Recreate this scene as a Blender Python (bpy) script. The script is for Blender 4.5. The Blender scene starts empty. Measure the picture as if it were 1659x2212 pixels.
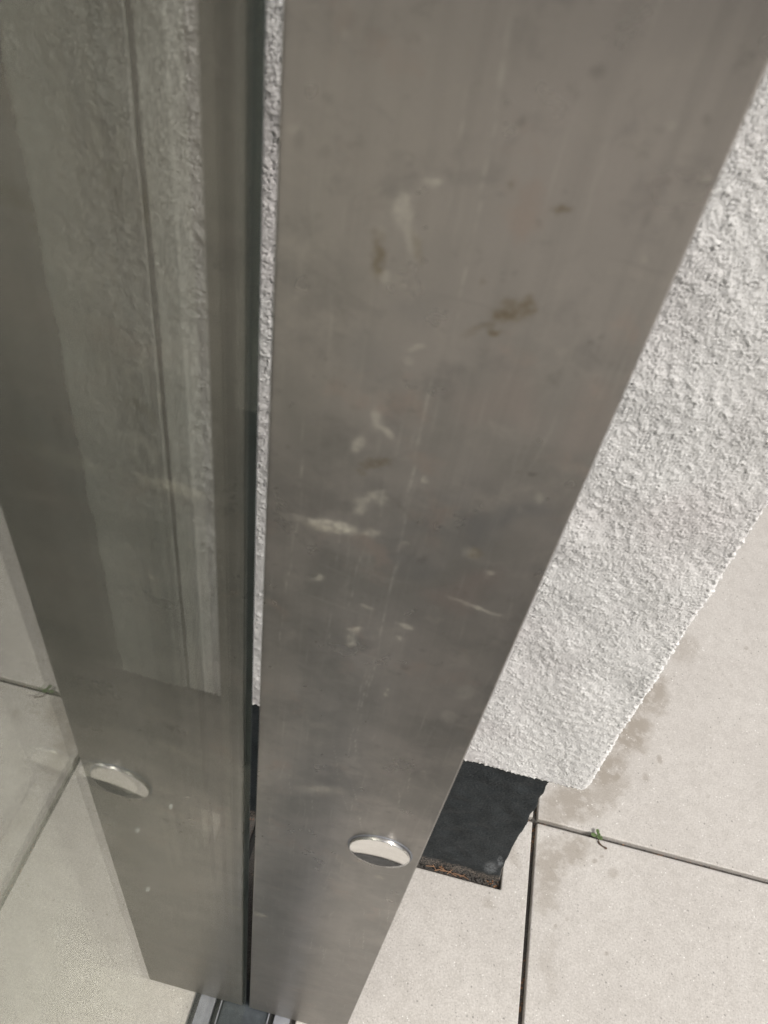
import bpy, bmesh, math, random
import numpy as np
from mathutils import Matrix, Vector

# ------------------------------------------------------------------ camera, sky, sun, exposure
sc = bpy.context.scene
col = sc.collection
cam_d = bpy.data.cameras.new('camera')
cam = bpy.data.objects.new('camera', cam_d)
col.objects.link(cam)
RX = ((0.969879, 0.237792, -0.05281), (0.20502, -0.679838, 0.704121), (0.131533, -0.69374, -0.708113))
m = Matrix(((RX[0][0], -RX[0][1], -RX[0][2], 0.06917),
            (RX[1][0], -RX[1][1], -RX[1][2], -0.22595),
            (RX[2][0], -RX[2][1], -RX[2][2], 1.15), (0, 0, 0, 1)))
cam.matrix_world = m
cam_d.sensor_fit = 'VERTICAL'
cam_d.sensor_height = 24.0
cam_d.lens = 1667.0 / 2212.0 * 24.0
cam_d.clip_start = 0.01
cam_d.clip_end = 300
cam_d.dof.use_dof = True
cam_d.dof.focus_distance = 0.95
cam_d.dof.aperture_fstop = 8.5
sc.camera = cam

SUN_EL, SUN_AZ = math.radians(52), math.radians(-38)      # azimuth: direction TO the sun, from +X towards +Y
world = bpy.data.worlds.new("World")
sc.world = world
world.use_nodes = True
wn = world.node_tree.nodes
sky = wn.new('ShaderNodeTexSky')
sky.sky_type = 'NISHITA'
sky.sun_disc = False
sky.sun_elevation = SUN_EL
sky.sun_rotation = math.pi / 2 - SUN_AZ
sky.air_density = 1.0
sky.dust_density = 6.0
sky.ozone_density = 1.0
hs = wn.new('ShaderNodeHueSaturation')
hs.inputs['Saturation'].default_value = 0.35
world.node_tree.links.new(sky.outputs[0], hs.inputs['Color'])
world.node_tree.links.new(hs.outputs[0], wn['Background'].inputs[0])
wn['Background'].inputs[1].default_value = 0.088
sd = bpy.data.lights.new('sun', 'SUN')
sd.energy = 2.5
sd.angle = math.radians(11)
sd.color = (1.0, 0.955, 0.89)
sun = bpy.data.objects.new('sun', sd)
col.objects.link(sun)
to_sun = Vector((math.cos(SUN_EL) * math.cos(SUN_AZ), math.cos(SUN_EL) * math.sin(SUN_AZ), math.sin(SUN_EL)))
sun.rotation_euler = to_sun.to_track_quat('Z', 'Y').to_euler()
sc.view_settings.view_transform = 'Standard'
sc.view_settings.look = 'None'
sc.view_settings.gamma = 1.0
sc.view_settings.use_curve_mapping = False
sc.view_settings.exposure = 0.10
sc.cycles.max_bounces = 12
sc.cycles.transparent_max_bounces = 24
sc.cycles.glossy_bounces = 8
sc.cycles.sample_clamp_indirect = 3.0
sc.cycles.use_denoising = True
sc.cycles.denoiser = 'OPENIMAGEDENOISE'
sc.cycles.denoising_input_passes = 'RGB_ALBEDO_NORMAL'
sc.cycles.denoising_prefilter = 'FAST'
sc.cycles.use_adaptive_sampling = False

rnd = random.Random(4)
rng = np.random.default_rng(11)

# ------------------------------------------------------------------ wear marks and painted reflection tones (x, y/z, half length, half width, angle, strength)
LIGHT=[(0.0411,1.0494,0.0063,0.0028,1.7066,0.55),(0.0451,1.0408,0.0065,0.0021,1.9852,0.4),(0.0483,1.0598,0.0027,0.0013,-2.9188,0.6),(0.0374,1.0268,0.0048,0.0016,-3.0765,0.4),(0.035,1.0415,0.0026,0.0015,1.6612,0.4),(0.0527,1.004,0.004,0.0009,-2.5885,0.5),(0.0372,0.9549,0.0043,0.0021,1.4099,0.6),(0.0469,0.9653,0.0047,0.0017,2.531,0.6),(0.0428,0.9696,0.0048,0.0018,1.6719,0.5),(0.0456,0.929,0.0076,0.0023,-2.3822,0.55),(0.0421,0.9215,0.0039,0.0027,1.4533,0.55),(0.0511,0.929,0.0033,0.0026,1.2951,0.5),(0.0652,0.9459,0.002,0.0015,1.5547,0.7),(0.0152,0.9069,0.0069,0.0023,-3.0757,0.25),(0.0308,0.9065,0.0117,0.0038,-3.081,0.9),(0.0481,0.9085,0.0054,0.002,-2.8423,0.5),(0.0283,0.8705,0.0025,0.0018,-2.3733,0.6),(0.0532,0.8578,0.0035,0.0014,3.1216,0.6),(0.0485,0.8378,0.004,0.0021,-2.6218,0.55),(0.048,0.8276,0.0055,0.0024,1.6031,0.5),(0.0724,0.8508,0.0045,0.0018,2.9548,0.55),(0.071,0.8402,0.0025,0.0017,2.4182,0.5),(0.1018,0.8774,0.0128,0.001,2.9801,0.6),(0.1109,0.8089,0.007,0.0051,1.4743,0.16),(0.1071,0.7819,0.0066,0.0044,1.7365,0.16),(0.0718,0.7927,0.0018,0.0007,1.6405,1.0),(0.0712,0.7877,0.0014,0.0007,1.5664,1.0),(0.0453,0.6563,0.0102,0.0037,-2.6433,0.45),(0.0445,0.6551,0.0171,0.0062,-2.6425,0.25),(0.0089,0.3707,0.0073,0.0054,2.9298,0.5),(0.1103,0.9507,0.0029,0.0021,1.7854,0.35),(0.1141,1.0511,0.0015,0.0013,2.3113,0.4),(0.1013,0.5352,0.0041,0.0033,2.1849,0.5),(0.0919,0.9112,0.004,0.0033,2.6924,0.35)]
BROWN=[(0.0355,1.0323,0.0062,0.0019,1.639,0.75),(0.0346,1.0399,0.0022,0.002,0.9951,0.4),(0.0472,1.039,0.0044,0.0012,1.9903,0.45),(0.0868,1.0601,0.0027,0.0012,-2.8481,0.9),(0.0856,1.0587,0.0013,0.0007,-2.9451,0.6),(0.0707,1.0641,0.0011,0.001,2.7012,0.6),(0.085,1.0279,0.0026,0.0026,2.8983,0.9),(0.0789,1.0234,0.0035,0.0026,-2.8813,1.0),(0.0811,1.0253,0.0059,0.0036,-2.6762,0.7),(0.0731,1.0174,0.0065,0.0012,-2.4628,0.45),(0.0769,1.0163,0.0024,0.001,-2.8797,0.9),(0.0455,0.948,0.0059,0.0023,-2.6252,0.65),(0.0406,0.9422,0.0024,0.0019,-2.4901,0.4),(0.0935,0.9115,0.003,0.0026,2.1821,0.5),(0.0689,1.0324,0.0012,0.0007,1.784,0.4),(0.0279,0.9046,0.0081,0.0024,-3.0827,0.2)]
DARK=[(0.0583,1.0133,0.004,0.0005,3.0827,0.6),(0.1046,0.9616,0.0024,0.0009,-2.8219,0.9),(0.0995,0.9607,0.0014,0.0009,-2.787,0.5),(0.0777,0.8169,0.0029,0.0021,-2.9217,0.5),(0.1153,1.0898,0.0017,0.0013,2.3361,0.45),(0.1113,1.0739,0.0018,0.0011,2.0421,0.4),(0.1102,1.0618,0.0026,0.001,1.6222,0.3),(0.1103,1.0235,0.001,0.001,2.5919,0.6),(0.1075,1.0205,0.0014,0.0012,-2.9939,0.6),(0.0805,1.0548,0.0017,0.0008,2.3377,0.4),(0.0854,1.0652,0.0013,0.0008,1.9057,0.3),(0.1334,1.0556,0.0012,0.0009,2.3716,0.4),(0.0721,1.0182,0.0015,0.0014,1.6715,0.4),(0.0155,1.0611,0.0022,0.0019,-2.483,0.3),(0.0076,1.0634,0.0026,0.0014,1.5652,0.3),(0.0137,0.8463,0.0076,0.0045,1.401,0.2),(0.0883,0.5206,0.0322,0.0052,1.669,0.3),(0.1514,0.9968,0.003,0.0016,-2.8893,0.2),(0.1407,0.5872,0.0035,0.0031,-2.1985,0.4),(0.173,0.6666,0.0029,0.0027,-2.8369,0.4)]
COOL_REFLECTION=[(0.0977,0.9386,0.031,0.019,-3.0051,0.9),(0.0773,0.9162,0.024,0.0122,-2.742,0.6),(0.0436,1.0108,0.0213,0.014,1.5026,0.55),(0.143,0.7738,0.0434,0.0223,1.7286,0.4),(0.1209,0.9233,0.0164,0.0112,1.7863,0.5)]
PINK=[(0.0864,0.9919,0.0215,0.0177,1.7349,0.7),(0.0915,0.8808,0.0209,0.0175,-2.0618,0.8),(0.0911,1.0805,0.0239,0.0178,2.0521,0.3),(0.1177,0.9866,0.0122,0.0095,1.9139,0.5)]
SCRATCH=[(0.061,1.0907,0.0153,0.0002,1.6329,0.35),(0.0626,1.0604,0.0148,0.0002,1.6112,0.35),(0.0635,1.0279,0.018,0.0002,1.59,0.35),(0.0615,1.094,0.0118,0.0004,1.6273,0.3),(0.0625,1.0765,0.0054,0.0004,1.6289,0.3),(0.0531,1.0782,0.0089,0.0003,1.6682,0.3),(0.0542,1.0606,0.0087,0.0003,1.597,0.3),(0.0599,0.9812,0.0158,0.0002,1.5822,0.4),(0.0608,0.9469,0.0185,0.0002,1.6073,0.4),(0.0612,0.9134,0.0146,0.0002,-1.5913,0.4),(0.0614,0.8825,0.0164,0.0003,1.6016,0.4),(0.0618,0.8472,0.0191,0.0003,-1.5761,0.4),(0.0619,0.8018,0.0268,0.0003,1.5775,0.4),(0.0602,0.967,0.016,0.0002,-1.5964,0.3),(0.0605,0.9326,0.0184,0.0002,1.6122,0.3),(0.0619,0.8971,0.0169,0.0002,1.6078,0.3),(0.0603,0.7825,0.0287,0.0003,1.5747,0.5),(0.0617,0.7284,0.025,0.0003,1.6236,0.5),(0.0582,0.7815,0.0286,0.0003,1.5842,0.35),(0.0585,0.7295,0.0228,0.0003,-1.5779,0.35),(0.0348,0.8995,0.0256,0.0002,1.5898,0.28),(0.0363,0.8385,0.0363,0.0002,1.6004,0.28),(0.0158,0.9388,0.0251,0.0002,1.6017,0.4),(0.0155,0.8972,0.0156,0.0002,-1.6411,0.4),(0.0132,0.864,0.0178,0.0002,-1.6411,0.4),(0.0115,0.8182,0.0289,0.0002,-1.5843,0.4),(0.0455,0.8862,0.0132,0.0002,-1.6222,0.3),(0.0439,0.8601,0.0129,0.0002,-1.6434,0.3),(0.0526,0.6966,0.0289,0.0003,1.7389,0.3),(0.0639,0.6423,0.0262,0.0004,1.8237,0.3),(0.0683,0.6611,0.0173,0.0003,1.8146,0.4),(0.0755,0.625,0.0196,0.0003,1.7248,0.4),(0.0725,0.6781,0.0077,0.0002,-1.6091,0.35),(0.0957,0.3572,0.0187,0.0003,1.7021,0.35),(0.0412,0.6332,0.0251,0.0002,1.5935,0.35),(0.0242,0.6457,0.0236,0.0002,1.6061,0.35),(0.1143,0.591,0.0319,0.0002,1.6891,0.35),(0.1192,0.4569,0.0284,0.0003,1.6757,0.35),(0.0678,0.6427,0.0149,0.0002,1.634,0.35),(0.1066,0.3779,0.0435,0.0003,1.659,0.35),(0.0748,0.3022,0.0289,0.0003,1.6546,0.35),(0.0956,0.6745,0.0179,0.0002,1.7237,0.35),(0.0987,0.6981,0.0211,0.0002,1.6847,0.35),(0.0322,0.5505,0.0255,0.0002,-1.5751,0.35),(0.0608,0.3266,0.0233,0.0003,1.5782,0.35),(0.1309,0.4261,0.0407,0.0003,1.6914,0.35)]
TSTAIN=[(0.5354,0.6272,0.0491,0.027,-2.1018,0.8),(0.4999,0.5412,0.0402,0.0294,-2.107,0.9),(0.4596,0.46,0.0417,0.0211,-2.1418,0.9),(0.4073,0.3889,0.0415,0.027,-2.8805,0.8),(0.3788,0.3581,0.0306,0.0181,-2.7568,0.6),(0.4026,0.3128,0.0357,0.0185,-2.9689,0.7),(0.3757,0.2777,0.0419,0.0206,1.4679,0.7),(0.3677,0.2352,0.0213,0.0175,-2.2214,0.5),(0.5512,0.6027,0.0152,0.0106,2.8507,0.5),(0.3199,0.27,0.0204,0.0098,1.6079,0.35),(0.281,0.1812,0.0086,0.0066,1.502,0.0),(0.289,0.199,0.0091,0.0078,1.1937,0.4),(0.4521,0.409,0.0529,0.0204,-2.272,0.6),(0.3831,0.1406,0.0343,0.0103,1.6057,0.25),(0.6117,0.7544,0.0369,0.0204,-2.0785,0.4)]
TSPOT=[(0.5506,0.5025,0.0097,0.006,1.6772,0.6),(0.5255,0.4617,0.0093,0.0059,1.7048,0.5),(0.3868,0.1955,0.0036,0.0029,-2.4474,0.5),(0.403,0.2089,0.0036,0.0029,-2.4287,0.4),(0.4421,0.302,0.006,0.004,-2.6792,0.6),(0.4527,0.3118,0.0045,0.0027,-2.7363,0.5),(0.4705,0.292,0.0112,0.0085,-2.3355,0.45),(0.4602,0.1772,0.0043,0.0033,-2.4673,0.5),(0.4156,0.3106,0.004,0.0032,-2.2961,0.4),(0.6941,0.6944,0.0059,0.0038,1.0263,0.3),(0.734,0.792,0.0065,0.004,1.0556,0.5),(0.6292,0.4575,0.0048,0.0033,-2.2379,0.3),(0.4047,0.47,0.0037,0.0029,1.0365,0.3)]


# ------------------------------------------------------------------ helpers
def link(o, parent=None):
    col.objects.link(o)
    if parent:
        o.parent = parent                       # geometry is given in world coordinates
        o.matrix_parent_inverse = Matrix.Translation(-Vector(parent.location))
    return o
def empty(name, loc=(0, 0, 0)):
    o = bpy.data.objects.new(name, None)
    o.location = loc
    o.empty_display_size = .05
    return link(o)
def tag(o, label=None, cat=None, group=None, kind=None):
    if label: o['label'] = label
    if cat: o['category'] = cat
    if group: o['group'] = group
    if kind: o['kind'] = kind
    return o
def mesh_obj(name, verts, faces, mat, parent=None, smooth=False):
    me = bpy.data.meshes.new(name)
    me.from_pydata(verts, [], faces)
    me.validate()
    me.update()
    if smooth: me.polygons.foreach_set('use_smooth', [True] * len(me.polygons))
    me.materials.append(mat)
    o = bpy.data.objects.new(name, me)
    return link(o, parent)
def bm_obj(name, bm, mat, parent=None, smooth=False):
    bmesh.ops.recalc_face_normals(bm, faces=bm.faces)
    me = bpy.data.meshes.new(name)
    bm.to_mesh(me); bm.free()
    if smooth: me.polygons.foreach_set('use_smooth', [True] * len(me.polygons))
    me.materials.append(mat)
    o = bpy.data.objects.new(name, me)
    return link(o, parent)
def add_box(bm, x0, x1, y0, y1, z0, z1, bev=0, seg=2):
    r = bmesh.ops.create_cube(bm, size=1)
    vs = r['verts']
    for v in vs:
        v.co = Vector(((x0 + x1) / 2 + v.co.x * (x1 - x0), (y0 + y1) / 2 + v.co.y * (y1 - y0), (z0 + z1) / 2 + v.co.z * (z1 - z0)))
    if bev:
        es = list({e for v in vs for e in v.link_edges})
        bmesh.ops.bevel(bm, geom=es, offset=bev, segments=seg, profile=.5, affect='EDGES')
def box(name, x0, x1, y0, y1, z0, z1, mat, parent=None, bev=0, seg=2):
    bm = bmesh.new()
    add_box(bm, x0, x1, y0, y1, z0, z1, bev, seg)
    return bm_obj(name, bm, mat, parent)
def prism(name, poly, z0, z1, mat, parent=None, bev=0, seg=2):
    bm = bmesh.new()
    vs = [bm.verts.new((x, y, z1)) for x, y in poly]
    f = bm.faces.new(vs)
    r = bmesh.ops.extrude_face_region(bm, geom=[f])
    ev = [g for g in r['geom'] if isinstance(g, bmesh.types.BMVert)]
    for v in ev: v.co.z = z0
    bm.normal_update()
    if bev:
        top = [e for e in bm.edges if abs(e.verts[0].co.z - z1) < 1e-6 and abs(e.verts[1].co.z - z1) < 1e-6]
        cor = [e for e in bm.edges if abs(e.verts[0].co.z - e.verts[1].co.z) > 1e-6]
        bmesh.ops.bevel(bm, geom=top + cor, offset=bev, segments=seg, profile=.5, affect='EDGES', clamp_overlap=True)
    return bm_obj(name, bm, mat, parent)

# ------------------------------------------------------------------ node helpers
class NT:
    def __init__(s, name):
        s.m = bpy.data.materials.new(name); s.m.use_nodes = True
        s.t = s.m.node_tree; s.n = s.t.nodes; s.l = s.t.links
        s.b = s.n['Principled BSDF']; s.out = s.n['Material Output']
        s.co = s.n.new('ShaderNodeTexCoord').outputs['Object']
    def put(s, sock, v):
        if hasattr(v, 'links') or isinstance(v, bpy.types.NodeSocket): s.l.new(v, sock)
        elif isinstance(v, (tuple, list)) and len(v) == 3 and sock.type == 'RGBA': sock.default_value = (*v, 1)
        else: sock.default_value = v
    def node(s, t, props=None, **ins):
        n = s.n.new(t)
        for k, v in (props or {}).items(): setattr(n, k, v)
        for k, v in ins.items():
            k2 = int(k[1:]) if k[0] == 'i' and k[1:].isdigit() else k.replace('_', ' ')
            s.put(n.inputs[k2], v)
        return n
    def math(s, op, a, b=0.0, c=None, clamp=False):
        n = s.node('ShaderNodeMath', {'operation': op, 'use_clamp': clamp}, i0=a, i1=b)
        if c is not None: s.put(n.inputs[2], c)
        return n.outputs[0]
    def mapping(s, v, loc=(0, 0, 0), rot=(0, 0, 0), scale=(1, 1, 1), typ='POINT'):
        n = s.node('ShaderNodeMapping', {'vector_type': typ}, Vector=v)
        n.inputs['Location'].default_value = loc
        n.inputs['Rotation'].default_value = rot
        n.inputs['Scale'].default_value = scale
        return n.outputs[0]
    def noise(s, scale, v=None, detail=3, rough=.55, dist=0, out=0):
        return s.node('ShaderNodeTexNoise', {}, Vector=v if v is not None else s.co, Scale=scale, Detail=detail, Roughness=rough, Distortion=dist).outputs[out]
    def voro(s, scale, v=None, feature='F1', out='Distance', rand=1.0):
        return s.node('ShaderNodeTexVoronoi', {'feature': feature}, Vector=v if v is not None else s.co, Scale=scale, Randomness=rand).outputs[out]
    def ramp(s, v, a, b, c=0.0, d=1.0, smooth=True):
        n = s.node('ShaderNodeMapRange', {'interpolation_type': 'SMOOTHSTEP' if smooth else 'LINEAR'}, i0=v)
        for i, x in enumerate((a, b, c, d)): n.inputs[i + 1].default_value = x
        return n.outputs[0]
    def mix(s, f, a, b, mode='MIX'):
        n = s.node('ShaderNodeMix', {'data_type': 'RGBA', 'blend_type': mode})
        s.put(n.inputs[0], f); s.put(n.inputs[6], a); s.put(n.inputs[7], b)
        return n.outputs[2]
    def bump(s, h, strength=1.0, dist=.001, normal=None):
        n = s.node('ShaderNodeBump', {}, Height=h, Strength=strength, Distance=dist)
        if normal is not None: s.put(n.inputs['Normal'], normal)
        return n.outputs[0]
    def warp(s, v, scale, amt):
        n = s.noise(scale, v, detail=3, rough=.65, out=1)
        c = s.node('ShaderNodeVectorMath', {'operation': 'SUBTRACT'}, i0=n, i1=(.5, .5, .5)).outputs[0]
        c2 = s.node('ShaderNodeVectorMath', {'operation': 'SCALE'}, i0=c, Scale=amt).outputs[0]
        return s.node('ShaderNodeVectorMath', {'operation': 'ADD'}, i0=v, i1=c2).outputs[0]
    def marks(s, v, L, edge=(0.55, 1.15), grow=1.0):
        """union of ellipses lying in the xy plane of v"""
        acc = None
        for (x, y, ra, rb, ang, st) in L:
            if st <= 0: continue
            mp = s.mapping(v, (x, y, 0), (0, 0, ang), (ra * grow, rb * grow, 1), 'TEXTURE')
            ln = s.node('ShaderNodeVectorMath', {'operation': 'LENGTH'}, i0=mp).outputs['Value']
            k = s.ramp(ln, edge[0], edge[1], st, 0)
            acc = k if acc is None else s.math('MAXIMUM', acc, k)
        return acc
    def set(s, **kw):
        for k, v in kw.items(): s.put(s.b.inputs[k.replace('_', ' ')], v)
        return s.m

# ------------------------------------------------------------------ materials
def mat_plate():
    t = NT('aged_stainless_steel')
    sep = t.node('ShaderNodeSeparateXYZ', {}, i0=t.co)
    v = t.node('ShaderNodeCombineXYZ', {}, i0=sep.outputs[0], i1=sep.outputs[2]).outputs[0]       # (x, z, 0)
    w1 = t.warp(v, 260, .0030)
    at = t.node('ShaderNodeAttribute', {'attribute_name': 'residue'}).outputs['Color']
    a1 = t.node('ShaderNodeSeparateColor', {}, i0=at)
    at2 = t.node('ShaderNodeAttribute', {'attribute_name': 'plate_tone'}).outputs['Color']  # painted reflection tone, pink tone and scratches
    a2 = t.node('ShaderNodeSeparateColor', {}, i0=at2)
    w2 = t.warp(v, 45, .020)
    base = t.mix(t.ramp(t.noise(14, w2, 4, .6), .35, .65), (.235, .225, .208), (.325, .302, .28))
    cool_reflection, pink, scr = a2.outputs[0], a2.outputs[1], a2.outputs[2]
    base = t.mix(t.math('MULTIPLY', cool_reflection, .6), base, (.17, .175, .18))  # dark reflection in the steel, painted into its colour
    base = t.mix(t.math('MULTIPLY', pink, .8), base, (.30, .255, .232))
    top_reflection = t.ramp(t.math('ADD', sep.outputs[2], t.math('MULTIPLY', t.noise(6, w2, 4), .10)), 1.02, 1.16)
    base = t.mix(top_reflection, base, (.38, .352, .325))  # lighter top: reflection of brighter surroundings put into the colour
    # cloudy patina patches
    pat = t.ramp(t.noise(38, w2, 5, .65, .6), .52, .72)
    base = t.mix(t.math('MULTIPLY', pat, .40), base, (.42, .39, .35))
    blot = t.ramp(t.noise(17, t.warp(v, 30, .03), 5, .7), .50, .66)
    base = t.mix(t.math('MULTIPLY', blot, .42), base, (.15, .145, .14))
    rust = t.ramp(t.noise(24, t.mapping(t.warp(v, 40, .02), loc=(4, 7, 0)), 4, .65), .56, .70)
    base = t.mix(t.math('MULTIPLY', rust, .5), base, (.36, .29, .25))
    # vertical streaks
    vs = t.mapping(v, scale=(420, 9, 1))
    st = t.ramp(t.noise(1, vs, 3, .6), .5, .8)
    base = t.mix(t.math('MULTIPLY', st, .24), base, (.40, .38, .34))
    vs2 = t.mapping(v, scale=(130, 4, 1))
    base = t.mix(t.math('MULTIPLY', t.ramp(t.noise(1, vs2, 4, .6), .45, .75), .18), base, (.16, .155, .145))
    # short scuffs across the foot of the plate
    hs_ = t.mapping(v, scale=(70, 420, 1))
    low = t.ramp(sep.outputs[2], .1, .62, 1, 0)
    foot_tone = t.math('MULTIPLY', t.ramp(t.math('ADD', sep.outputs[2], t.math('MULTIPLY', t.noise(9, w2, 4), .5)), .45, .95, 1, 0), .55)
    base = t.mix(foot_tone, base, (.150, .142, .130))  # darker towards the foot, broken up by noise
    sc_ = t.ramp(t.noise(1, hs_, 4, .65), .6, .72)
    base = t.mix(t.math('MULTIPLY', t.math('MULTIPLY', sc_, low), .6), base, (.10, .095, .085))
    sc2 = t.ramp(t.noise(1, t.mapping(v, loc=(7, 3, 0), scale=(60, 150, 1)), 3, .6), .6, .78)
    base = t.mix(t.math('MULTIPLY', t.math('MULTIPLY', sc2, low), .35), base, (.13, .12, .105))
    dap = t.ramp(t.noise(65, t.warp(v, 90, .01), 5, .7), .58, .74)
    base = t.mix(t.math('MULTIPLY', dap, .40), base, (.15, .145, .13))
    # little dark dots
    dots = t.ramp(t.voro(160, w1), .0, .17, 1, 0)
    gate = t.ramp(t.noise(22, v, 2), .55, .7)
    base = t.mix(t.math('MULTIPLY', t.math('MULTIPLY', dots, gate), .5), base, (.11, .10, .085))
    lt, br, dk = a1.outputs[0], a1.outputs[1], a1.outputs[2]
    grain = t.ramp(t.noise(330, v, 5, .75), .38, .60)
    lt = t.math('MULTIPLY', lt, t.math('MULTIPLY_ADD', grain, .75, .25))
    base = t.mix(t.math('MULTIPLY', lt, .68), base, (.54, .515, .42))
    base = t.mix(t.math('MULTIPLY', scr, .62), base, (.62, .60, .54))
    base = t.mix(t.math('MULTIPLY', br, .8), base, (.150, .110, .050))
    base = t.mix(t.math('MULTIPLY', dk, .6), base, (.10, .095, .085))
    fine = t.noise(900, v, 3, .6)
    base = t.mix(.12, base, t.mix(fine, (.12, .12, .12), (.45, .43, .4)), 'MIX')
    cover = lt
    metal = t.math('MULTIPLY_ADD', cover, -.5, .72)
    rough = t.math('ADD', t.math('MULTIPLY', t.noise(30, w2, 4, .6), .16), .215)
    rough = t.math('ADD', rough, t.ramp(sep.outputs[2], .05, .55, .17, 0))
    rough = t.math('MULTIPLY_ADD', cover, .25, rough)
    b = t.bump(t.noise(1, t.mapping(v, scale=(1400, 40, 1)), 2), .12, .0003)
    b = t.bump(t.noise(26, v, 2), .25, .0012, b)
    b = t.bump(t.math('ADD', lt, t.math('MULTIPLY', br, -.5)), .06, .00015, b)
    t.set(Base_Color=base, Metallic=metal, Roughness=rough, Normal=b)
    t.b.inputs['Specular IOR Level'].default_value = .5
    return t.m

def mat_simple(name, c, rough=.6, metal=0, var=.15, nscale=40, bump=.0, bscale=300, bdist=.0005):
    t = NT(name)
    n = t.ramp(t.noise(nscale, detail=5, rough=.6), .3, .7)
    cc = t.mix(n, tuple(x * (1 - var) for x in c), tuple(min(1, x * (1 + var)) for x in c))
    kw = dict(Base_Color=cc, Roughness=rough, Metallic=metal)
    if bump: kw['Normal'] = t.bump(t.noise(bscale, detail=3), bump, bdist)
    return t.set(**kw)

def mat_render():
    t = NT('white_textured_render')
    n = t.ramp(t.noise(9, detail=4), .3, .7)
    c = t.mix(n, (.75, .748, .742), (.81, .805, .797))
    c = t.mix(t.math('MULTIPLY', t.ramp(t.noise(5, t.mapping(t.co, loc=(3, 1, 2)), 3), .5, .7), .6), c, (.70, .665, .665))
    dots = t.ramp(t.voro(55), .0, .035, 1, 0)
    c = t.mix(t.math('MULTIPLY', dots, t.ramp(t.noise(12), .6, .75)), c, (.35, .33, .3))
    w = t.warp(t.co, 300, .0022)
    h = t.math('ADD', t.math('MULTIPLY', t.noise(480, w, 4, .6), .6), t.math('MULTIPLY', t.voro(600, w), .5))
    b = t.bump(t.noise(520, detail=5, rough=.7), .55, .0014)
    b = t.bump(t.noise(1300, detail=2), .25, .0005, b)
    return t.set(Base_Color=c, Roughness=.9, Normal=b)

def mat_plinth():
    t = NT('black_plinth_paint')
    c = t.mix(t.ramp(t.noise(30, detail=5), .3, .7), (.017, .022, .025), (.030, .036, .040))
    c = t.mix(t.math('MULTIPLY', t.ramp(t.noise(520, detail=3, rough=.7), .5, .66), .5), c, (.062, .068, .072))
    sp = t.ramp(t.voro(130), 0, .06, 1, 0)
    c = t.mix(t.math('MULTIPLY', sp, t.ramp(t.noise(40), .55, .6)), c, (.28, .28, .27))
    sep = t.node('ShaderNodeSeparateXYZ', {}, i0=t.co)
    v = t.node('ShaderNodeCombineXYZ', {}, i0=sep.outputs[0], i1=sep.outputs[2]).outputs[0]
    w = t.warp(v, 120, .012)
    sc1 = t.marks(w, [(.279, .040, .010, .022, .1, 1), (.286, .068, .004, .020, .2, .9)], (.5, 1.2))
    sc1 = t.math('MULTIPLY', sc1, t.ramp(t.noise(260, detail=3), .3, .55))
    c = t.mix(t.math('MULTIPLY', sc1, .6), c, (.22, .235, .25))
    # soil splashed along the foot
    foot = t.ramp(t.math('ADD', sep.outputs[2], t.math('MULTIPLY', t.noise(60, detail=4), .02)), .016, .030, 1, 0)
    c = t.mix(t.math('MULTIPLY', foot, t.ramp(t.noise(420, detail=3), .4, .6)), c, (.20, .17, .145))
    b = t.bump(t.noise(380, detail=4, rough=.65), .9, .0016)
    t.b.inputs['Specular IOR Level'].default_value = .35
    return t.set(Base_Color=c, Roughness=.7, Normal=b)

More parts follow.
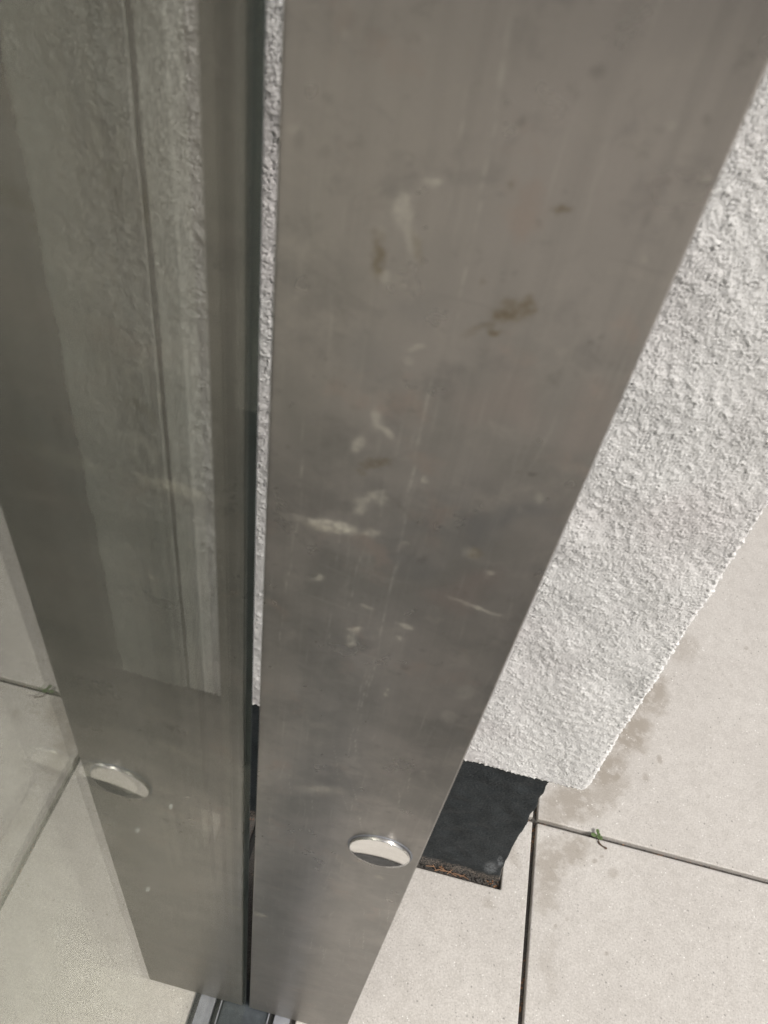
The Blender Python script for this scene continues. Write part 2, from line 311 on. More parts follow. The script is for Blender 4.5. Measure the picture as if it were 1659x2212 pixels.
def mat_tile():
    t = NT('pale_concrete_paving')
    c = t.mix(t.ramp(t.noise(5, detail=4), .35, .65), (.50, .474, .446), (.545, .52, .49))
    c = t.mix(t.math('MULTIPLY', t.ramp(t.noise(45, detail=5, rough=.7), .42, .62), .5), c, (.44, .415, .385))
    agg = t.noise(420, detail=5, rough=.75)
    c = t.mix(t.math('MULTIPLY', t.ramp(agg, .50, .60), .55), c, (.36, .34, .315))
    c = t.mix(t.math('MULTIPLY', t.ramp(agg, .46, .36), .5), c, (.68, .66, .64))
    # fine aggregate
    v1 = t.voro(330, out='Color'); g = t.node('ShaderNodeSeparateColor', {}, i0=v1).outputs[0]
    d1 = t.ramp(t.voro(330), .12, .30, 1, 0)
    c = t.mix(t.math('MULTIPLY', t.math('MULTIPLY', t.ramp(g, .74, .86), d1), .75), c, (.25, .23, .21))
    c = t.mix(t.math('MULTIPLY', t.math('MULTIPLY', t.ramp(g, .12, .05), d1), .7), c, (.80, .79, .77))
    v2 = t.voro(120, out='Color'); g2 = t.node('ShaderNodeSeparateColor', {}, i0=v2).outputs[1]
    d2 = t.ramp(t.voro(120, t.warp(t.co, 400, .002)), .10, .22, 1, 0)
    c = t.mix(t.math('MULTIPLY', t.math('MULTIPLY', t.ramp(g2, .84, .88), d2), .75), c, (.22, .205, .185))
    # damp drip stain
    w = t.warp(t.co, 22, .055)
    w = t.warp(w, 90, .016)
    flat = t.mapping(w, scale=(1, 1, 0))
    s1 = t.marks(flat, TSTAIN, (.45, 1.25), 1.25)
    s1 = t.math('MULTIPLY', s1, t.ramp(t.noise(60, detail=5, rough=.65), .36, .52, .35, 1))
    c = t.mix(t.math('MULTIPLY', s1, .95), c, (.295, .262, .222))
    s2 = t.marks(t.mapping(t.warp(t.co, 300, .002), scale=(1, 1, 0)), TSPOT, (.4, 1.2))
    c = t.mix(t.math('MULTIPLY', s2, .8), c, (.24, .205, .165))
    # mica sparkle
    v3 = t.voro(230, out='Color'); g3 = t.node('ShaderNodeSeparateColor', {}, i0=v3).outputs[2]
    d3 = t.ramp(t.voro(230), .14, .24, 1, 0)
    mica = t.math('MULTIPLY', t.math('MULTIPLY', t.ramp(g3, .955, .99), t.ramp(t.noise(20), .4, .6, .5, 1)), d3)
    c = t.mix(mica, c, (.95, .95, .93))
    b = t.bump(t.noise(600, detail=4, rough=.7), .25, .0005)
    b = t.bump(t.ramp(t.voro(260), .0, .4), .12, .0006, b)
    rough = t.math('MULTIPLY_ADD', mica, -.35, .62)
    return t.set(Base_Color=c, Roughness=rough, Normal=b)

def mat_glass():
    t = NT('green_tinted_float_glass')
    geo = t.node('ShaderNodeNewGeometry')
    dt = t.node('ShaderNodeVectorMath', {'operation': 'DOT_PRODUCT'}, i0=geo.outputs['Normal'], i1=geo.outputs['Incoming']).outputs['Value']
    cs = t.math('ABSOLUTE', dt)
    om = t.math('SUBTRACT', 1.0, cs, clamp=True)
    F = t.math('MULTIPLY_ADD', t.math('POWER', om, 5.0), 1 - GF0, GF0, clamp=True)
    tr = t.node('ShaderNodeBsdfTransparent', {}, Color=GTINT)
    gl = t.node('ShaderNodeBsdfGlossy', {}, Color=(1.0, 1.0, .965), Roughness=0.0)
    mx = t.node('ShaderNodeMixShader', {}, i0=F, i1=tr.outputs[0], i2=gl.outputs[0])
    # thin film of dust and wiping streaks
    v = t.mapping(t.co, rot=(.35, 0, 0), scale=(1, 26, 1.5))
    d = t.math('MULTIPLY', t.ramp(t.noise(1, v, 3, .6), .45, .7), .02)
    d = t.math('ADD', d, .006)
    df = t.node('ShaderNodeBsdfDiffuse', {}, Color=(.5, .51, .47))
    m2 = t.node('ShaderNodeMixShader', {}, i0=d, i1=mx.outputs[0], i2=df.outputs[0])
    t.l.new(m2.outputs[0], t.out.inputs['Surface'])
    t.n.remove(t.b)
    return t.m
GF0 = .15
GTINT = (.955, .968, .945)

M_plate = mat_plate()
M_render = mat_render()
M_plinth = mat_plinth()
M_tile = mat_tile()
M_glass = mat_glass()
M_chrome = mat_simple('polished_chrome', (.80, .79, .77), .04, 1.0, .03)
M_flange = mat_simple('dark_teal_seal', (.030, .042, .045), .75, 0, .2, 20)
M_spacer = mat_simple('dark_glazing_spacer', (.055, .055, .045), .6, 0, .2, 30)
M_track = mat_simple('anodised_aluminium', (.25, .26, .29), .50, .5, .12, 60, .1, 500)
M_trackd = mat_simple('dark_track_channel', (.055, .065, .075), .45, .4, .25, 80, .15, 400)
M_rubber = mat_simple('black_rubber', (.02, .02, .02), .7)
M_mat = mat_simple('charcoal_floor_mat', (.022, .023, .024), .95, 0, .3, 60, .4, 500, .001)
M_refl_panel = mat_simple('reflection_panel_grey', (.065, .064, .064), .95, 0, .3, 60, .4, 500, .001)  # for the added panel that plate and cap mirror
M_ground = mat_simple('grey_mineral_ground', (.36, .34, .31), .9, 0, .12, 3, .2, 60, .002)
M_leaf = mat_simple('sprout_leaf_green', (.22, .31, .14), .6, 0, .25, 300)
M_stem = mat_simple('withered_brown_stem', (.10, .065, .045), .8, 0, .3, 300)
M_hedge = mat_simple('hedge_leaf_green', (.10, .17, .035), .6, 0, .4, 8)
M_fac = mat_simple('neighbour_facade_paint', (.62, .60, .56), .8, 0, .06, 2)
M_win = mat_simple('dark_window_glass', (.03, .035, .04), .06, 0, .1)
M_frame = mat_simple('grey_window_frame', (.08, .085, .09), .4, .3)

def mat_soil():
    t = NT('joint_grit')
    n = t.noise(900, detail=3, rough=.7)
    c = t.mix(t.ramp(n, .35, .65), (.035, .032, .031), (.13, .12, .11))
    v = t.voro(420, out='Color'); g = t.node('ShaderNodeSeparateColor', {}, i0=v).outputs[0]
    o = t.math('MULTIPLY', t.ramp(g, .80, .85), t.ramp(t.noise(16, detail=2), .52, .6))
    c = t.mix(o, c, (.30, .14, .06))
    return t.set(Base_Color=c, Roughness=.95, Normal=t.bump(n, .6, .002))
M_soil = mat_soil()

# ------------------------------------------------------------------ ground
ground = box('ground', -60, 60, -60, 60, -.5, -.040, M_ground)
tag(ground, kind='structure')
# bed the slabs lie on: dark grit seen in the joints
bed = box('pavement', -.0893, 4.36, -4.67, 4.36, -.0395, -.0105, M_soil)
tag(bed, kind='structure')
X0, Y0, J = .3475, .3412, .0070            # crossing of the two joints
xs = [X0 + 1.0 * i for i in range(-1, 5)]
ys = [Y0 + 1.0 * i for i in range(-5, 5)]
h = J / 2
for i in range(len(xs) - 1):
    for j in range(len(ys) - 1):
        a, b, c, d = xs[i] + h, xs[i + 1] - h, ys[j] + h, ys[j + 1] - h
        dz = rnd.uniform(-.0006, .0006)
        if i == 0:
            a = .0625
            if abs(ys[j + 1] - Y0) < 1e-6:
                poly = [(a, c), (b, c), (b, d), (.3045, d), (.3045, .2248), (a, .2248)]
            elif ys[j] > Y0 - .01:
                poly = [(.3335 if ys[j] < 1.2 else a, c), (b, c), (b, d), (.3335 if ys[j] < 1.2 else a, d)]
                if ys[j] < 1.2: poly[0] = (.310, c); poly[3] = (.310, d)
            else:
                poly = [(a, c), (b, c), (b, d), (a, d)]
        else:
            poly = [(a, c), (b, c), (b, d), (a, d)]
        prism('paving_slab', poly, -.0125, 0 + dz, M_tile, bed, bev=.0022, seg=3)

inner = box('floor', -3.0, -.0900, -4.67, 4.36, -.0395, -.002, M_mat)
tag(inner, kind='structure')

reflection_panel = box('reflection_panel', .085, 1.55, -1.12, -.31, .0015, .0125, M_refl_panel, None, .004)  # unseen panel added to darken what plate and cap mirror
tag(reflection_panel, 'added unseen grey panel that darkens the reflections in steel plate and cap', 'reflection panel')

room = empty('building', (-3.1, -.1, 0))
tag(room, 'plain building interior behind the glass with pale ceiling', 'building')
M_wallin = mat_simple('indoor_wall_paint', (.30, .29, .27), .8, 0, .05, 3)
box('ceiling', -3.1, -.035, -4.7, 4.4, 2.62, 2.95, M_wallin, room)
box('back_wall', -3.2, -3.0, -4.7, 4.4, -.04, 2.615, M_wallin, room)
box('end_wall', -2.995, -.10, -4.9, -4.69, -.04, 2.615, M_wallin, room)
box('end_wall', -2.995, -.10, 4.38, 4.6, -.04, 2.615, M_wallin, room)

# ------------------------------------------------------------------ floor track
track = empty('floor_track', (-.0145, -1.0, 0))
tag(track, 'dark floor channel with two pale metal strips under the glass edge', 'floor track')
TY0, TY1 = -4.6, .2330
box('channel', -.0560, .0270, TY0, .0300, -.0360, -.0035, M_trackd, track, .0004)
box('edge_strip', .0352, .0552, TY0, .0015, -.0360, .0012, M_track, track, .0008)
box('edge_strip', -.0850, -.0650, TY0, .0015, -.0360, .0012, M_track, track, .0008)
box('channel_lip', .0270, .0286, TY0, .0015, -.0360, .0006, M_track, track, .0003)
box('channel_lip', -.0576, -.0562, TY0, .0015, -.0360, .0006, M_track, track, .0003)
box('rubber_seal', .0290, .0348, TY0, TY1, -.0360, -.0065, M_rubber, track)
box('rubber_seal', -.0646, -.0580, TY0, TY1, -.0360, -.0065, M_rubber, track)

# ------------------------------------------------------------------ rendered wall pier with black plinth
def bandnoise(n, m_, d, lo, hi, r):
    """noise with wavelengths between lo and hi metres on an n x m grid of spacing d"""
    F = np.fft.rfft2(r.standard_normal((n, m_)))
    fy = np.fft.fftfreq(n, d)[:, None]; fx = np.fft.rfftfreq(m_, d)[None, :]
    f = np.sqrt(fx * fx + fy * fy) + 1e-9
    w = 1 / f
    g = np.exp(-((np.log(w / math.sqrt(lo * hi))) / (math.log(hi / lo) / 2 + .05)) ** 2)
    a = np.fft.irfft2(F * g, s=(n, m_))
    return a / a.std()

def shell(name, x0, x1, yf, z0, z1, depth, d, mat, parent, hfun, rc=.004, closed_under=True, xr=None):
    """vertical sheet wrapped round both corners and under its foot, displaced along its normal"""
    prof = []                                           # (x, y, nx, ny, side)
    def run(p, q, n, side):
        L = math.dist(p, q); k = max(1, int(L / d))
        for i in range(k): prof.append((p[0] + (q[0] - p[0]) * i / k, p[1] + (q[1] - p[1]) * i / k, n[0], n[1], side))
    def arc(cx, cy, a0, a1):
        k = 6
        for i in range(k):
            a = a0 + (a1 - a0) * i / k
            prof.append((cx + rc * math.cos(a), cy + rc * math.sin(a), math.cos(a), math.sin(a), 0))
    sd_ = .05
    prof.append((x1, yf + depth, 1, 0, 1))
    run((x1, yf + sd_), (x1, yf + rc), (1, 0), 1)
    arc(x1 - rc, yf + rc, 0, -math.pi / 2)
    run((x1 - rc, yf), (x0 + rc, yf), (0, -1), 0)
    arc(x0 + rc, yf + rc, -math.pi / 2, -math.pi)
    run((x0, yf + rc), (x0, yf + sd_), (-1, 0), -1)
    prof.append((x0, yf + depth, -1, 0, -1))
    P = np.array(prof); nu = len(P)
    zs = list(np.arange(z0 + rc, min(z1, 1.24), d)) + [z for z in (1.3, 1.5, 2.0, z1) if z > 1.25 and z <= z1]
    rows = []                                           # (z, inset, nz)
    if closed_under:
        rows.append((z0, .060, 1.0)); rows.append((z0, .03, 1.0)); rows.append((z0, .012, 1.0))
        for i in range(5):
            a = math.pi / 2 * (1 - i / 5.0)
            rows.append((z0 + rc - rc * math.sin(a), rc - rc * math.cos(a), math.sin(a)))
    rows += [(z, 0.0, 0.0) for z in zs]
    nv = len(rows)
    H = hfun(nv, nu, d, P)
    V = np.zeros((nv, nu, 3))
    cxm = (x0 + x1) / 2
    for r, (z, ins, nz) in enumerate(rows):
        nh = math.sqrt(max(0, 1 - nz * nz))
        dd = H[r] * (nh if nz < .999 else 0)
        V[r, :, 0] = P[:, 0] - np.sign(P[:, 0] - cxm) * 0 + P[:, 2] * (dd - ins)
        V[r, :, 1] = P[:, 1] + P[:, 3] * (dd - ins)
        V[r, :, 2] = z - H[r] * nz
        if xr is not None:
            tpr = np.clip((P[:, 0] - cxm) / (x1 - cxm), 0, 1)
            V[r, :, 0] += tpr * xr(z)
    idx = np.arange(nv * nu).reshape(nv, nu)
    F = np.stack([idx[:-1, :-1], idx[:-1, 1:], idx[1:, 1:], idx[1:, :-1]], -1).reshape(-1, 4)
    me = bpy.data.meshes.new(name)
    me.vertices.add(nv * nu); me.vertices.foreach_set('co', V.reshape(-1))
    me.loops.add(F.size); me.loops.foreach_set('vertex_index', F[:, ::-1].reshape(-1).astype(np.int32))
    me.polygons.add(len(F)); me.polygons.foreach_set('loop_start', np.arange(0, F.size, 4, dtype=np.int32))
    me.polygons.foreach_set('loop_total', np.full(len(F), 4, dtype=np.int32))
    me.polygons.foreach_set('use_smooth', np.ones(len(F), dtype=bool))
    me.update(); me.validate()
    me.materials.append(mat)
    o = bpy.data.objects.new(name, me)
    return link(o, parent)

wall = empty('rendered_wall', (.045, .45, 0))
tag(wall, 'white rough rendered wall pier on a black plinth behind the steel plate', 'wall')

def h_render(nv, nu, d, P):
    a = bandnoise(nv, nu, d, .0029, .0052, rng)
    b = bandnoise(nv, nu, d, .0022, .0032, rng)
    c = bandnoise(nv, nu, d, .009, .020, rng)
    e = bandnoise(nv, nu, d, .06, .15, rng)
    ridge = .9 - np.abs(a) * .9                         # crinkled ridges with pits between
    c2 = bandnoise(nv, nu, d, .018, .05, rng)
    a = .75 * a + .6 * bandnoise(nv, nu, d, .0045, .009, rng) * (c2 > -.3)
    g = np.clip((c + .7 * c2 + 1.6) / 2.6, .3, 1.15)
    H = (.00022 * ridge * g + .00036 * np.tanh(1.3 * a) * g + .00030 * b + .00016 * c + .0006 * e)
    H = H * np.where(P[:, 0] < -.09, 1.3, 1.0)[None, :]        # rougher hand-applied coat on this side
    # vertical groove cut in the coat
    gx = (np.abs(P[:, 0] + .155) < .0022) * (P[:, 4] == 0)
    H = np.where(gx[None, :], -.0060, H)
    edge = np.exp(-((P[:, 0] - .3245) / .006) ** 2)[None, :]
    H = H + edge * .0006 * np.clip(bandnoise(nv, nu, d, .0035, .016, rng), -1.5, 2.5)
    H[:10] += .0006 * np.clip(bandnoise(nv, nu, d, .004, .010, rng)[:10], -1.5, 2.5)
    # a curved trowel lump like the one left by a float
    return H
shell('render_coat', -.238, .3245, .2300, .3235, 3.2, .50, .0011, M_render, wall, h_render, .004,
      xr=lambda z: (.3235 - z) * .030 if z < 1.3 else -.0293)

def h_plinth(nv, nu, d, P):
    a = bandnoise(nv, nu, d, .0034, .0055, rng)
    c = bandnoise(nv, nu, d, .03, .08, rng)
    e = bandnoise(nv, nu, d, .003, .0038, rng)
    return .00022 * a + .0006 * c + .00022 * e
def xr_pl(z):
    return float(np.interp(z, [0, .02, .063, .12, .23, .30, .34], [.006, .001, -.003, -.006, -.008, -.011, -.012]))
shell('plinth', -.228, .2960, .2355, -.0125, .345, .47, .0015, M_plinth, wall, h_plinth, .002, False, xr=xr_pl)
M_strip = mat_simple('groove_strip_grey', (.10, .105, .11), .7, 0, .1)  # dark grey strip set in the groove, wider towards the foot
bm = bmesh.new()
for (za, wa, zb, wb) in ((.326, .0024, 1.3, .0012), (1.3, .0012, 3.19, .0012)):
    q = [bm.verts.new((-.155 + sx * w_, .2322, z_)) for (sx, w_, z_) in ((-1, wa, za), (1, wa, za), (1, wb, zb), (-1, wb, zb))]
    f_ = bm.faces.new(q)
    r_ = bmesh.ops.extrude_face_region(bm, geom=[f_])
    for g_ in r_['geom']:
        if isinstance(g_, bmesh.types.BMVert): g_.co.y += .004
bm_obj('groove_strip', bm, M_strip, wall)
box('core', -.2150, .2800, .2560, .6900, -.0125, 3.15, M_ground, wall)
# ragged crust of grit and paint at the foot of the plinth
bm = bmesh.new()
for k in range(420):
    x = rnd.uniform(.05, .303); r_ = rnd.uniform(.0009, .0024)
    y = .2365 - abs(rnd.gauss(0, .0040)); z = -.0105 + rnd.uniform(0, .004) + max(0, (y - .229)) * .5
    if y < .2275: y = .2275 + rnd.uniform(0, .006)
    mtx = Matrix.Translation((x, y, z)) @ Matrix.Rotation(rnd.uniform(0, 3), 4, (rnd.random(), rnd.random(), .3)) @ Matrix.Diagonal((r_, r_ * rnd.uniform(.5, 1), r_ * rnd.uniform(.4, .8), 1))
    bmesh.ops.create_icosphere(bm, subdivisions=1, radius=1, matrix=mtx)
for k in range(520):
    if rnd.random() < .6: x = X0 + rnd.uniform(0, .62); y = Y0 + rnd.gauss(0, .0022)
    else: x = X0 + rnd.gauss(0, .0022); y = Y0 - rnd.uniform(-.25, .36)
    r_ = rnd.uniform(.0006, .0019)
    if abs(x - X0) > .004 and abs(y - Y0) > .004: continue
    mtx = Matrix.Translation((x, y, -.0125 + rnd.uniform(0, .0035))) @ Matrix.Rotation(rnd.uniform(0, 3), 4, (rnd.random(), rnd.random(), .3)) @ Matrix.Diagonal((r_, r_ * rnd.uniform(.5, 1), r_ * rnd.uniform(.4, .8), 1))
    bmesh.ops.create_icosphere(bm, subdivisions=1, radius=1, matrix=mtx)
o = bm_obj('grit', bm, M_soil); tag(o, 'loose dark grit lying in the slab joints and below the black plinth', 'grit', kind='stuff')
M_needle = mat_simple('dry_needle_brown', (.26, .15, .09), .7, 0, .3, 200)
bm = bmesh.new()
for (x, y, ang, L) in [(.212, .2300, .5, .014), (.205, .2320, -.9, .011), (.222, .2305, .15, .016), (.233, .2295, -.35, .013), (.228, .2310, .9, .010), (.241, .2298, -.1, .015), (.247, .2303, .6, .009), (.198, .2315, .2, .012), (.252, .2290, -.3, .010), (.217, .2318, -.3, .012)]:
    mtx = Matrix.Translation((x, y, -.0035 + rnd.uniform(0, .002))) @ Matrix.Rotation(ang, 4, 'Z') @ Matrix.Rotation(rnd.uniform(-.1, .1), 4, 'Y') @ Matrix.Diagonal((L, .0010, .0008, 1))
    bmesh.ops.create_cube(bm, size=1, matrix=mtx)
o = bm_obj('plant_debris', bm, M_needle); tag(o, 'dry reddish brown needles caught in the gap below the plinth', 'debris', kind='stuff')

# ------------------------------------------------------------------ glass leaf (sealed double pane) standing in the track
GX = -.0032
glass = empty('glass_panel', (-.0145, -1.0, 0))
tag(glass, 'tall clear glass panel mirroring the steel plate and paving', 'glass panel')
box('outer_pane', GX - .0045, GX, -2.4, .0005, .0005, 2.6, M_glass, glass)
box('inner_pane', GX - .0275, GX - .0230, -2.4, .0005, .0005, 2.6, M_glass, glass)
box('spacer', GX - .0160, GX - .0047, -.0070, -.0010, .0005, 2.6, M_spacer, glass)
box('spacer', GX - .0228, GX - .0047, -2.4, -2.388, .0005, 2.6, M_spacer, glass)
box('edge_seal', GX - .0165, GX - .0003, .0008, .0022, .0005, 2.6, M_flange, glass)
# tiny drops on the outer face
M_drop = NT('clear_water_drop').set(Base_Color=(.9, .95, .92), Roughness=.03, Transmission_Weight=.9, IOR=1.33)
for (y, z, s) in [(-.1038, .8325, .0016), (-.1279, .8864 - .02, .0015), (-.1301, .8325 - .02, .0014)]:
    bm = bmesh.new()
    bmesh.ops.create_uvsphere(bm, u_segments=12, v_segments=8, radius=1,
                              matrix=Matrix.Translation((GX, y, z)) @ Matrix.Diagonal((s * .25, s * .6, s, 1)))
    bm_obj('water_drop', bm, M_drop, glass, True)

# ------------------------------------------------------------------ steel plate post
post = empty('steel_post', (.06, 0, 0))
tag(post, 'scratched dull steel plate upright with a round polished cap', 'steel post')
def face_plate():
    x0, x1, z0, zt, d = .0013, .1245, .0035, 1.14, .0008
    r = .0011
    X = [(x0, .0030), (x0, r)] + [(x0 + r - r * math.cos(a), r - r * math.sin(a)) for a in (math.pi / 6, math.pi / 3)]
    X += [(x, 0) for x in np.arange(x0 + r, x1 - r, d)] + [(x1 - r, 0)]
    X += [(x1 - r + r * math.sin(a), r - r * math.cos(a)) for a in (math.pi / 6, math.pi / 3)] + [(x1, r), (x1, .0030)]
    X = np.array(X)
    Z = np.array([z0, z0] + list(np.arange(z0 + .0006, zt, d)) + [1.3, 1.6, 2.6])
    nx, nz = len(X), len(Z)
    V = np.zeros((nz, nx, 3)); V[:, :, 0] = X[:, 0]; V[:, :, 1] = X[:, 1]; V[:, :, 2] = Z[:, None]
    V[0, :, 1] = .0030
    U, W = np.meshgrid(X[:, 0], Z)
    def wn(lo, hi, amp): return bandnoise(nz, nx, d, lo, hi, rng) * amp
    def ell(L, wx, wz, e0, e1, grow=1.0):
        acc = np.zeros_like(U)
        for (x, z, ra, rb, ang, st) in L:
            dx, dz = U + wx - x, W + wz - z
            c, s_ = math.cos(ang), math.sin(ang)
            rr = np.sqrt(((dx * c + dz * s_) / (ra * grow)) ** 2 + ((-dx * s_ + dz * c) / max(rb * grow, .0004)) ** 2)
            k = np.clip((e1 - rr) / (e1 - e0), 0, 1)
            acc = np.maximum(acc, st * k * k * (3 - 2 * k))
        return acc
    f1x, f1z, f2x, f2z = wn(.005, .012, .0003), wn(.005, .012, .0004), wn(.03, .09, .004), wn(.03, .09, .008)
    h1x, h1z = wn(.002, .004, .00012), wn(.002, .004, .00015)
    light = ell(LIGHT, f1x + h1x, f1z + h1z, .45, 1.25, 1.15)
    mott = np.clip(.85 + .22 * bandnoise(nz, nx, d, .002, .006, rng), .1, 1)
    brown = ell(BROWN, f1x + h1x, f1z + h1z, .45, 1.25, 1.3) * mott
    dark = ell(DARK, f1x, f1z, .3, 1.3)
    cool_reflection = ell(COOL_REFLECTION, f2x, f2z, .1, 1.25); pink = ell(PINK, f2x, f2z, .1, 1.25)
    scr = 1.7 * ell(SCRATCH, wn(.02, .05, .0003), 0, .2, 1.2) * np.clip(.8 + .4 * bandnoise(nz, nx, d, .004, .02, rng), 0, 1)
    # many faint handling scratches, mostly upright, each only cut where it runs
    r2 = np.random.default_rng(5)
    for k in range(260):
        z_ = r2.uniform(.02, 1.12); x_ = r2.uniform(.004, .123)
        L = r2.uniform(.004, .035) * (.5 + z_ * .2); ang = math.pi / 2 + r2.normal(0, .06) if r2.random() < .72 else r2.normal(0, .35)
        st = r2.uniform(.08, .32)
        m0 = np.abs(Z - z_) < L + .002
        i0, i1 = np.argmax(m0), len(Z) - np.argmax(m0[::-1])
        dx, dz = U[i0:i1] - x_, W[i0:i1] - z_
        c, s_ = math.cos(ang), math.sin(ang)
        bow = r2.normal(0, .05) * ((dx * c + dz * s_) ** 2) / L
        rr = np.sqrt(((dx * c + dz * s_) / L) ** 2 + ((-dx * s_ + dz * c + bow) / .00055) ** 2)
        kk = np.clip((1.15 - rr) / .9, 0, 1) * st
        if ang < 1.0 and r2.random() < .6: dark[i0:i1] = np.maximum(dark[i0:i1], kk * 1.3)
        else: scr[i0:i1] = np.maximum(scr[i0:i1], kk)
    for k in range(150):                                  # spatter specks and small smears
        z_ = r2.uniform(.03, 1.12); x_ = r2.uniform(.004, .123); ra = r2.uniform(.0006, .0022); rb = ra * r2.uniform(.4, 1)
        m0 = np.abs(Z - z_) < .004
        i0, i1 = np.argmax(m0), len(Z) - np.argmax(m0[::-1])
        dx, dz = U[i0:i1] + f1x[i0:i1] - x_, W[i0:i1] + f1z[i0:i1] - z_
        rr = np.sqrt((dx / ra) ** 2 + (dz / rb) ** 2)
        kk = np.clip((1.3 - rr) / .8, 0, 1) * r2.uniform(.15, .55)
        tgt = dark if r2.random() < .65 else light
        tgt[i0:i1] = np.maximum(tgt[i0:i1], kk)
    idx = np.arange(nz * nx).reshape(nz, nx)
    F = np.stack([idx[:-1, :-1], idx[:-1, 1:], idx[1:, 1:], idx[1:, :-1]], -1).reshape(-1, 4)
    me = bpy.data.meshes.new('face_plate')
    me.vertices.add(nz * nx); me.vertices.foreach_set('co', V.reshape(-1))
    me.loops.add(F.size); me.loops.foreach_set('vertex_index', F.reshape(-1).astype(np.int32))
    me.polygons.add(len(F)); me.polygons.foreach_set('loop_start', np.arange(0, F.size, 4, dtype=np.int32))
    me.polygons.foreach_set('loop_total', np.full(len(F), 4, dtype=np.int32))
    me.polygons.foreach_set('use_smooth', np.ones(len(F), dtype=bool))
    me.update(); me.validate()
    for nm, (a, b, c) in dict(residue=(light, brown, dark), plate_tone=(cool_reflection, pink, scr)).items():
        at = me.attributes.new(nm, 'FLOAT_COLOR', 'POINT')
        at.data.foreach_set('color', np.stack([a, b, c, np.ones_like(a)], -1).astype(np.float32).reshape(-1))
    me.materials.append(M_plate)
    return link(bpy.data.objects.new('face_plate', me), post)
face_plate()
box('side_flange', .0026, .0050, .0035, .0400, .0035, 2.6, M_flange, post, .0003)
box('side_flange', .1205, .1219, .0035, .0400, .0035, 2.6, M_flange, post, .0003)
box('back_plate', .0055, .1200, .0385, .0400, .0035, 2.6, M_flange, post)
# domed cap
bm = bmesh.new()
prof = [(.0216 * k / 18, .0026 - .0016 * (1 - (k / 18) ** 2)) for k in range(19)] + [(.0219, .0027), (.0222, .0025), (.0224, .0020), (.0224, -.0004)]
prof2 = [(.0240, .0001), (.0238, .0005), (.0231, .0006), (.0227, .0003)]
def lathe(bm, pr, cx, cz, n=64):
    rings = []
    for (r_, p) in pr:
        if r_ == 0: rings.append([bm.verts.new((cx, -p, cz))]); continue
        rings.append([bm.verts.new((cx + r_ * math.cos(2 * math.pi * k / n), -p, cz + r_ * math.sin(2 * math.pi * k / n))) for k in range(n)])
    for a, b in zip(rings[:-1], rings[1:]):
        for k in range(n):
            if len(a) == 1: bm.faces.new((a[0], b[k], b[(k + 1) % n]))
            else: bm.faces.new((a[k], a[(k + 1) % n], b[(k + 1) % n], b[k]))
CZ = .5850
lathe(bm, prof, .0950, CZ)
cap = bm_obj('cap', bm, M_chrome, post, True)
bm = bmesh.new(); lathe(bm, prof2, .0950, CZ)
rim = bm_obj('cap_rim', bm, M_track, None, True)
rim.parent = cap

# ------------------------------------------------------------------ sprout growing in the joint
sp = empty('weed_sprout', (.4445, .3405, 0))
tag(sp, 'tiny green sprout with a withered brown root in the slab joint', 'weed')
def leaf(cx, cy, r, ang, tilt, z):
    bm = bmesh.new()
    n = 14; ring = []
    mtx = Matrix.Translation((cx, cy, z)) @ Matrix.Rotation(ang, 4, 'Z') @ Matrix.Rotation(tilt, 4, 'Y')
    c = bm.verts.new(mtx @ Vector((0, 0, -.0006)))
    for k in range(n):
        a = 2 * math.pi * k / n
        ring.append(bm.verts.new(mtx @ Vector((r * math.cos(a) * 1.2, r * math.sin(a) * .85, .0004))))
    for k in range(n): bm.faces.new((c, ring[k], ring[(k + 1) % n]))
    r2 = bmesh.ops.solidify(bm, geom=bm.faces[:], thickness=.0005)
    bm_obj('leaf', bm, M_leaf, sp, True)
for a in [(.4370, .3395, .0050, .2, .15, .005), (.4478, .3365, .0050, -.5, -.2, .006), (.4435, .3470, .0042, 1.5, .2, .007), (.4450, .3415, .0036, 2.2, .3, .008), (.4500, .3385, .0032, .6, -.3, .004)]:
    leaf(.4445 + (a[0] - .4445) * .85, .3405 + (a[1] - .3405) * .85, a[2] * .8, *a[3:])
def tube(name, pts, rad, mat, parent):
    bm = bmesh.new(); n = 8; rings = []
    for i, p in enumerate(pts):
        p = Vector(p); q = Vector(pts[min(i + 1, len(pts) - 1)]); o_ = Vector(pts[max(i - 1, 0)])
        t_ = (q - o_).normalized(); u = t_.cross(Vector((0, 0, 1)) if abs(t_.z) < .9 else Vector((1, 0, 0))).normalized(); w_ = t_.cross(u)
        r_ = rad[i]
        rings.append([bm.verts.new(p + u * r_ * math.cos(2 * math.pi * k / n) + w_ * r_ * math.sin(2 * math.pi * k / n)) for k in range(n)])
    for a, b in zip(rings[:-1], rings[1:]):
        for k in range(n): bm.faces.new((a[k], a[(k + 1) % n], b[(k + 1) % n], b[k]))
    bm.faces.new(rings[0]); bm.faces.new(rings[-1][::-1])
    return bm_obj(name, bm, mat, parent, True)
tube('stem', [(.4445, .3410, -.010), (.4445, .3412, 0), (.4446, .3410, .006)], [.0006, .0005, .0005], M_leaf, sp)
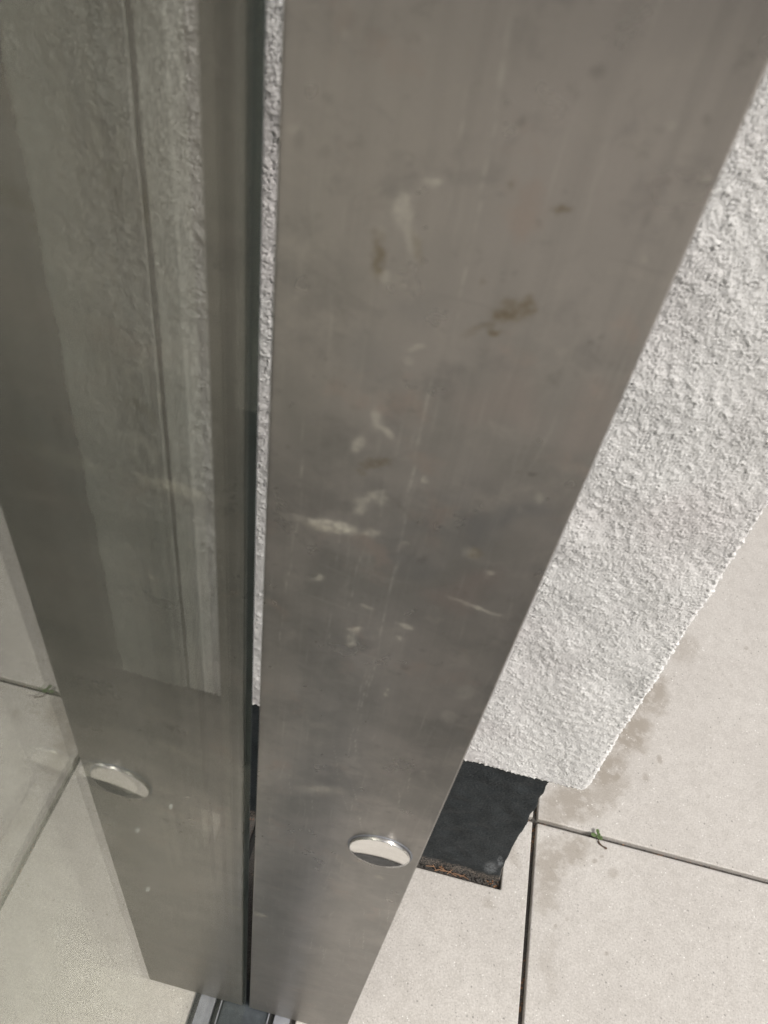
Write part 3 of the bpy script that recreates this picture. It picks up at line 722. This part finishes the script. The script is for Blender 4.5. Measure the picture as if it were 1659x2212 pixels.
tube('root', [(.4455, .3385, -.004), (.4462, .3375, .0025), (.4468, .3345, .0022), (.4478, .3310, .0016), (.4500, .3288, .0018), (.4530, .3275, .0014), (.4562, .3262, .0018), (.4588, .3252, .0018), (.4598, .3260, .0016)],
     [.0008, .0008, .0007, .0014, .0012, .0009, .0010, .0019, .0012], M_stem, sp)

# ------------------------------------------------------------------ what the polished cap and the plate mirror: house across the terrace and a shrub
house = empty('neighbour_house', (1.0, -9.5, -.04))
tag(house, 'pale low house front with dark windows across the terrace', 'house')
box('wall', -7, 9, -9.8, -9.5, -.04, 5.6, M_fac, house)
box('roof', -7.3, 9.3, -10.1, -8.9, 5.6, 5.85, M_frame, house)
for k in range(6):
    x = -5.6 + k * 2.4
    for z in (.25, 3.1):
        f = box('window', x, x + 1.6, -9.52, -9.44, z, z + 2.0, M_frame, house)
        for q in range(2):
            p = box('pane', x + .06 + q * .77, x + .77 + q * .77, -9.445, -9.43, z + .06, z + 1.94, M_win, None)
            p.parent = f
shrub = empty('garden_shrub', (3.1, -3.6, -.04))
tag(shrub, 'bushy yellow green shrub beside the paved terrace', 'shrub')
bm = bmesh.new()
for k in range(2600):
    th = rnd.uniform(0, 2 * math.pi); ph = math.acos(rnd.uniform(-.7, 1)); rr = rnd.uniform(.55, 1) * (1 + .18 * math.sin(5 * th) * math.sin(4 * ph))
    p = Vector((3.1 + .85 * rr * math.sin(ph) * math.cos(th), -3.6 + .85 * rr * math.sin(ph) * math.sin(th), .85 + .8 * rr * math.cos(ph)))
    mt = Matrix.Translation(p) @ Matrix.Rotation(rnd.uniform(0, 6), 4, Vector((rnd.gauss(0, 1), rnd.gauss(0, 1), rnd.gauss(0, 1))).normalized())
    s_ = rnd.uniform(.025, .05)
    bm.faces.new([bm.verts.new(mt @ Vector(c)) for c in ((-s_, 0, 0), (0, -s_ * .5, .004), (s_, 0, 0), (0, s_ * .5, .004))])
bm_obj('foliage', bm, M_hedge, shrub)
tube('stem', [(3.1, -3.6, -.04), (3.12, -3.62, .4), (3.08, -3.58, .9)], [.03, .025, .015], M_stem, shrub)
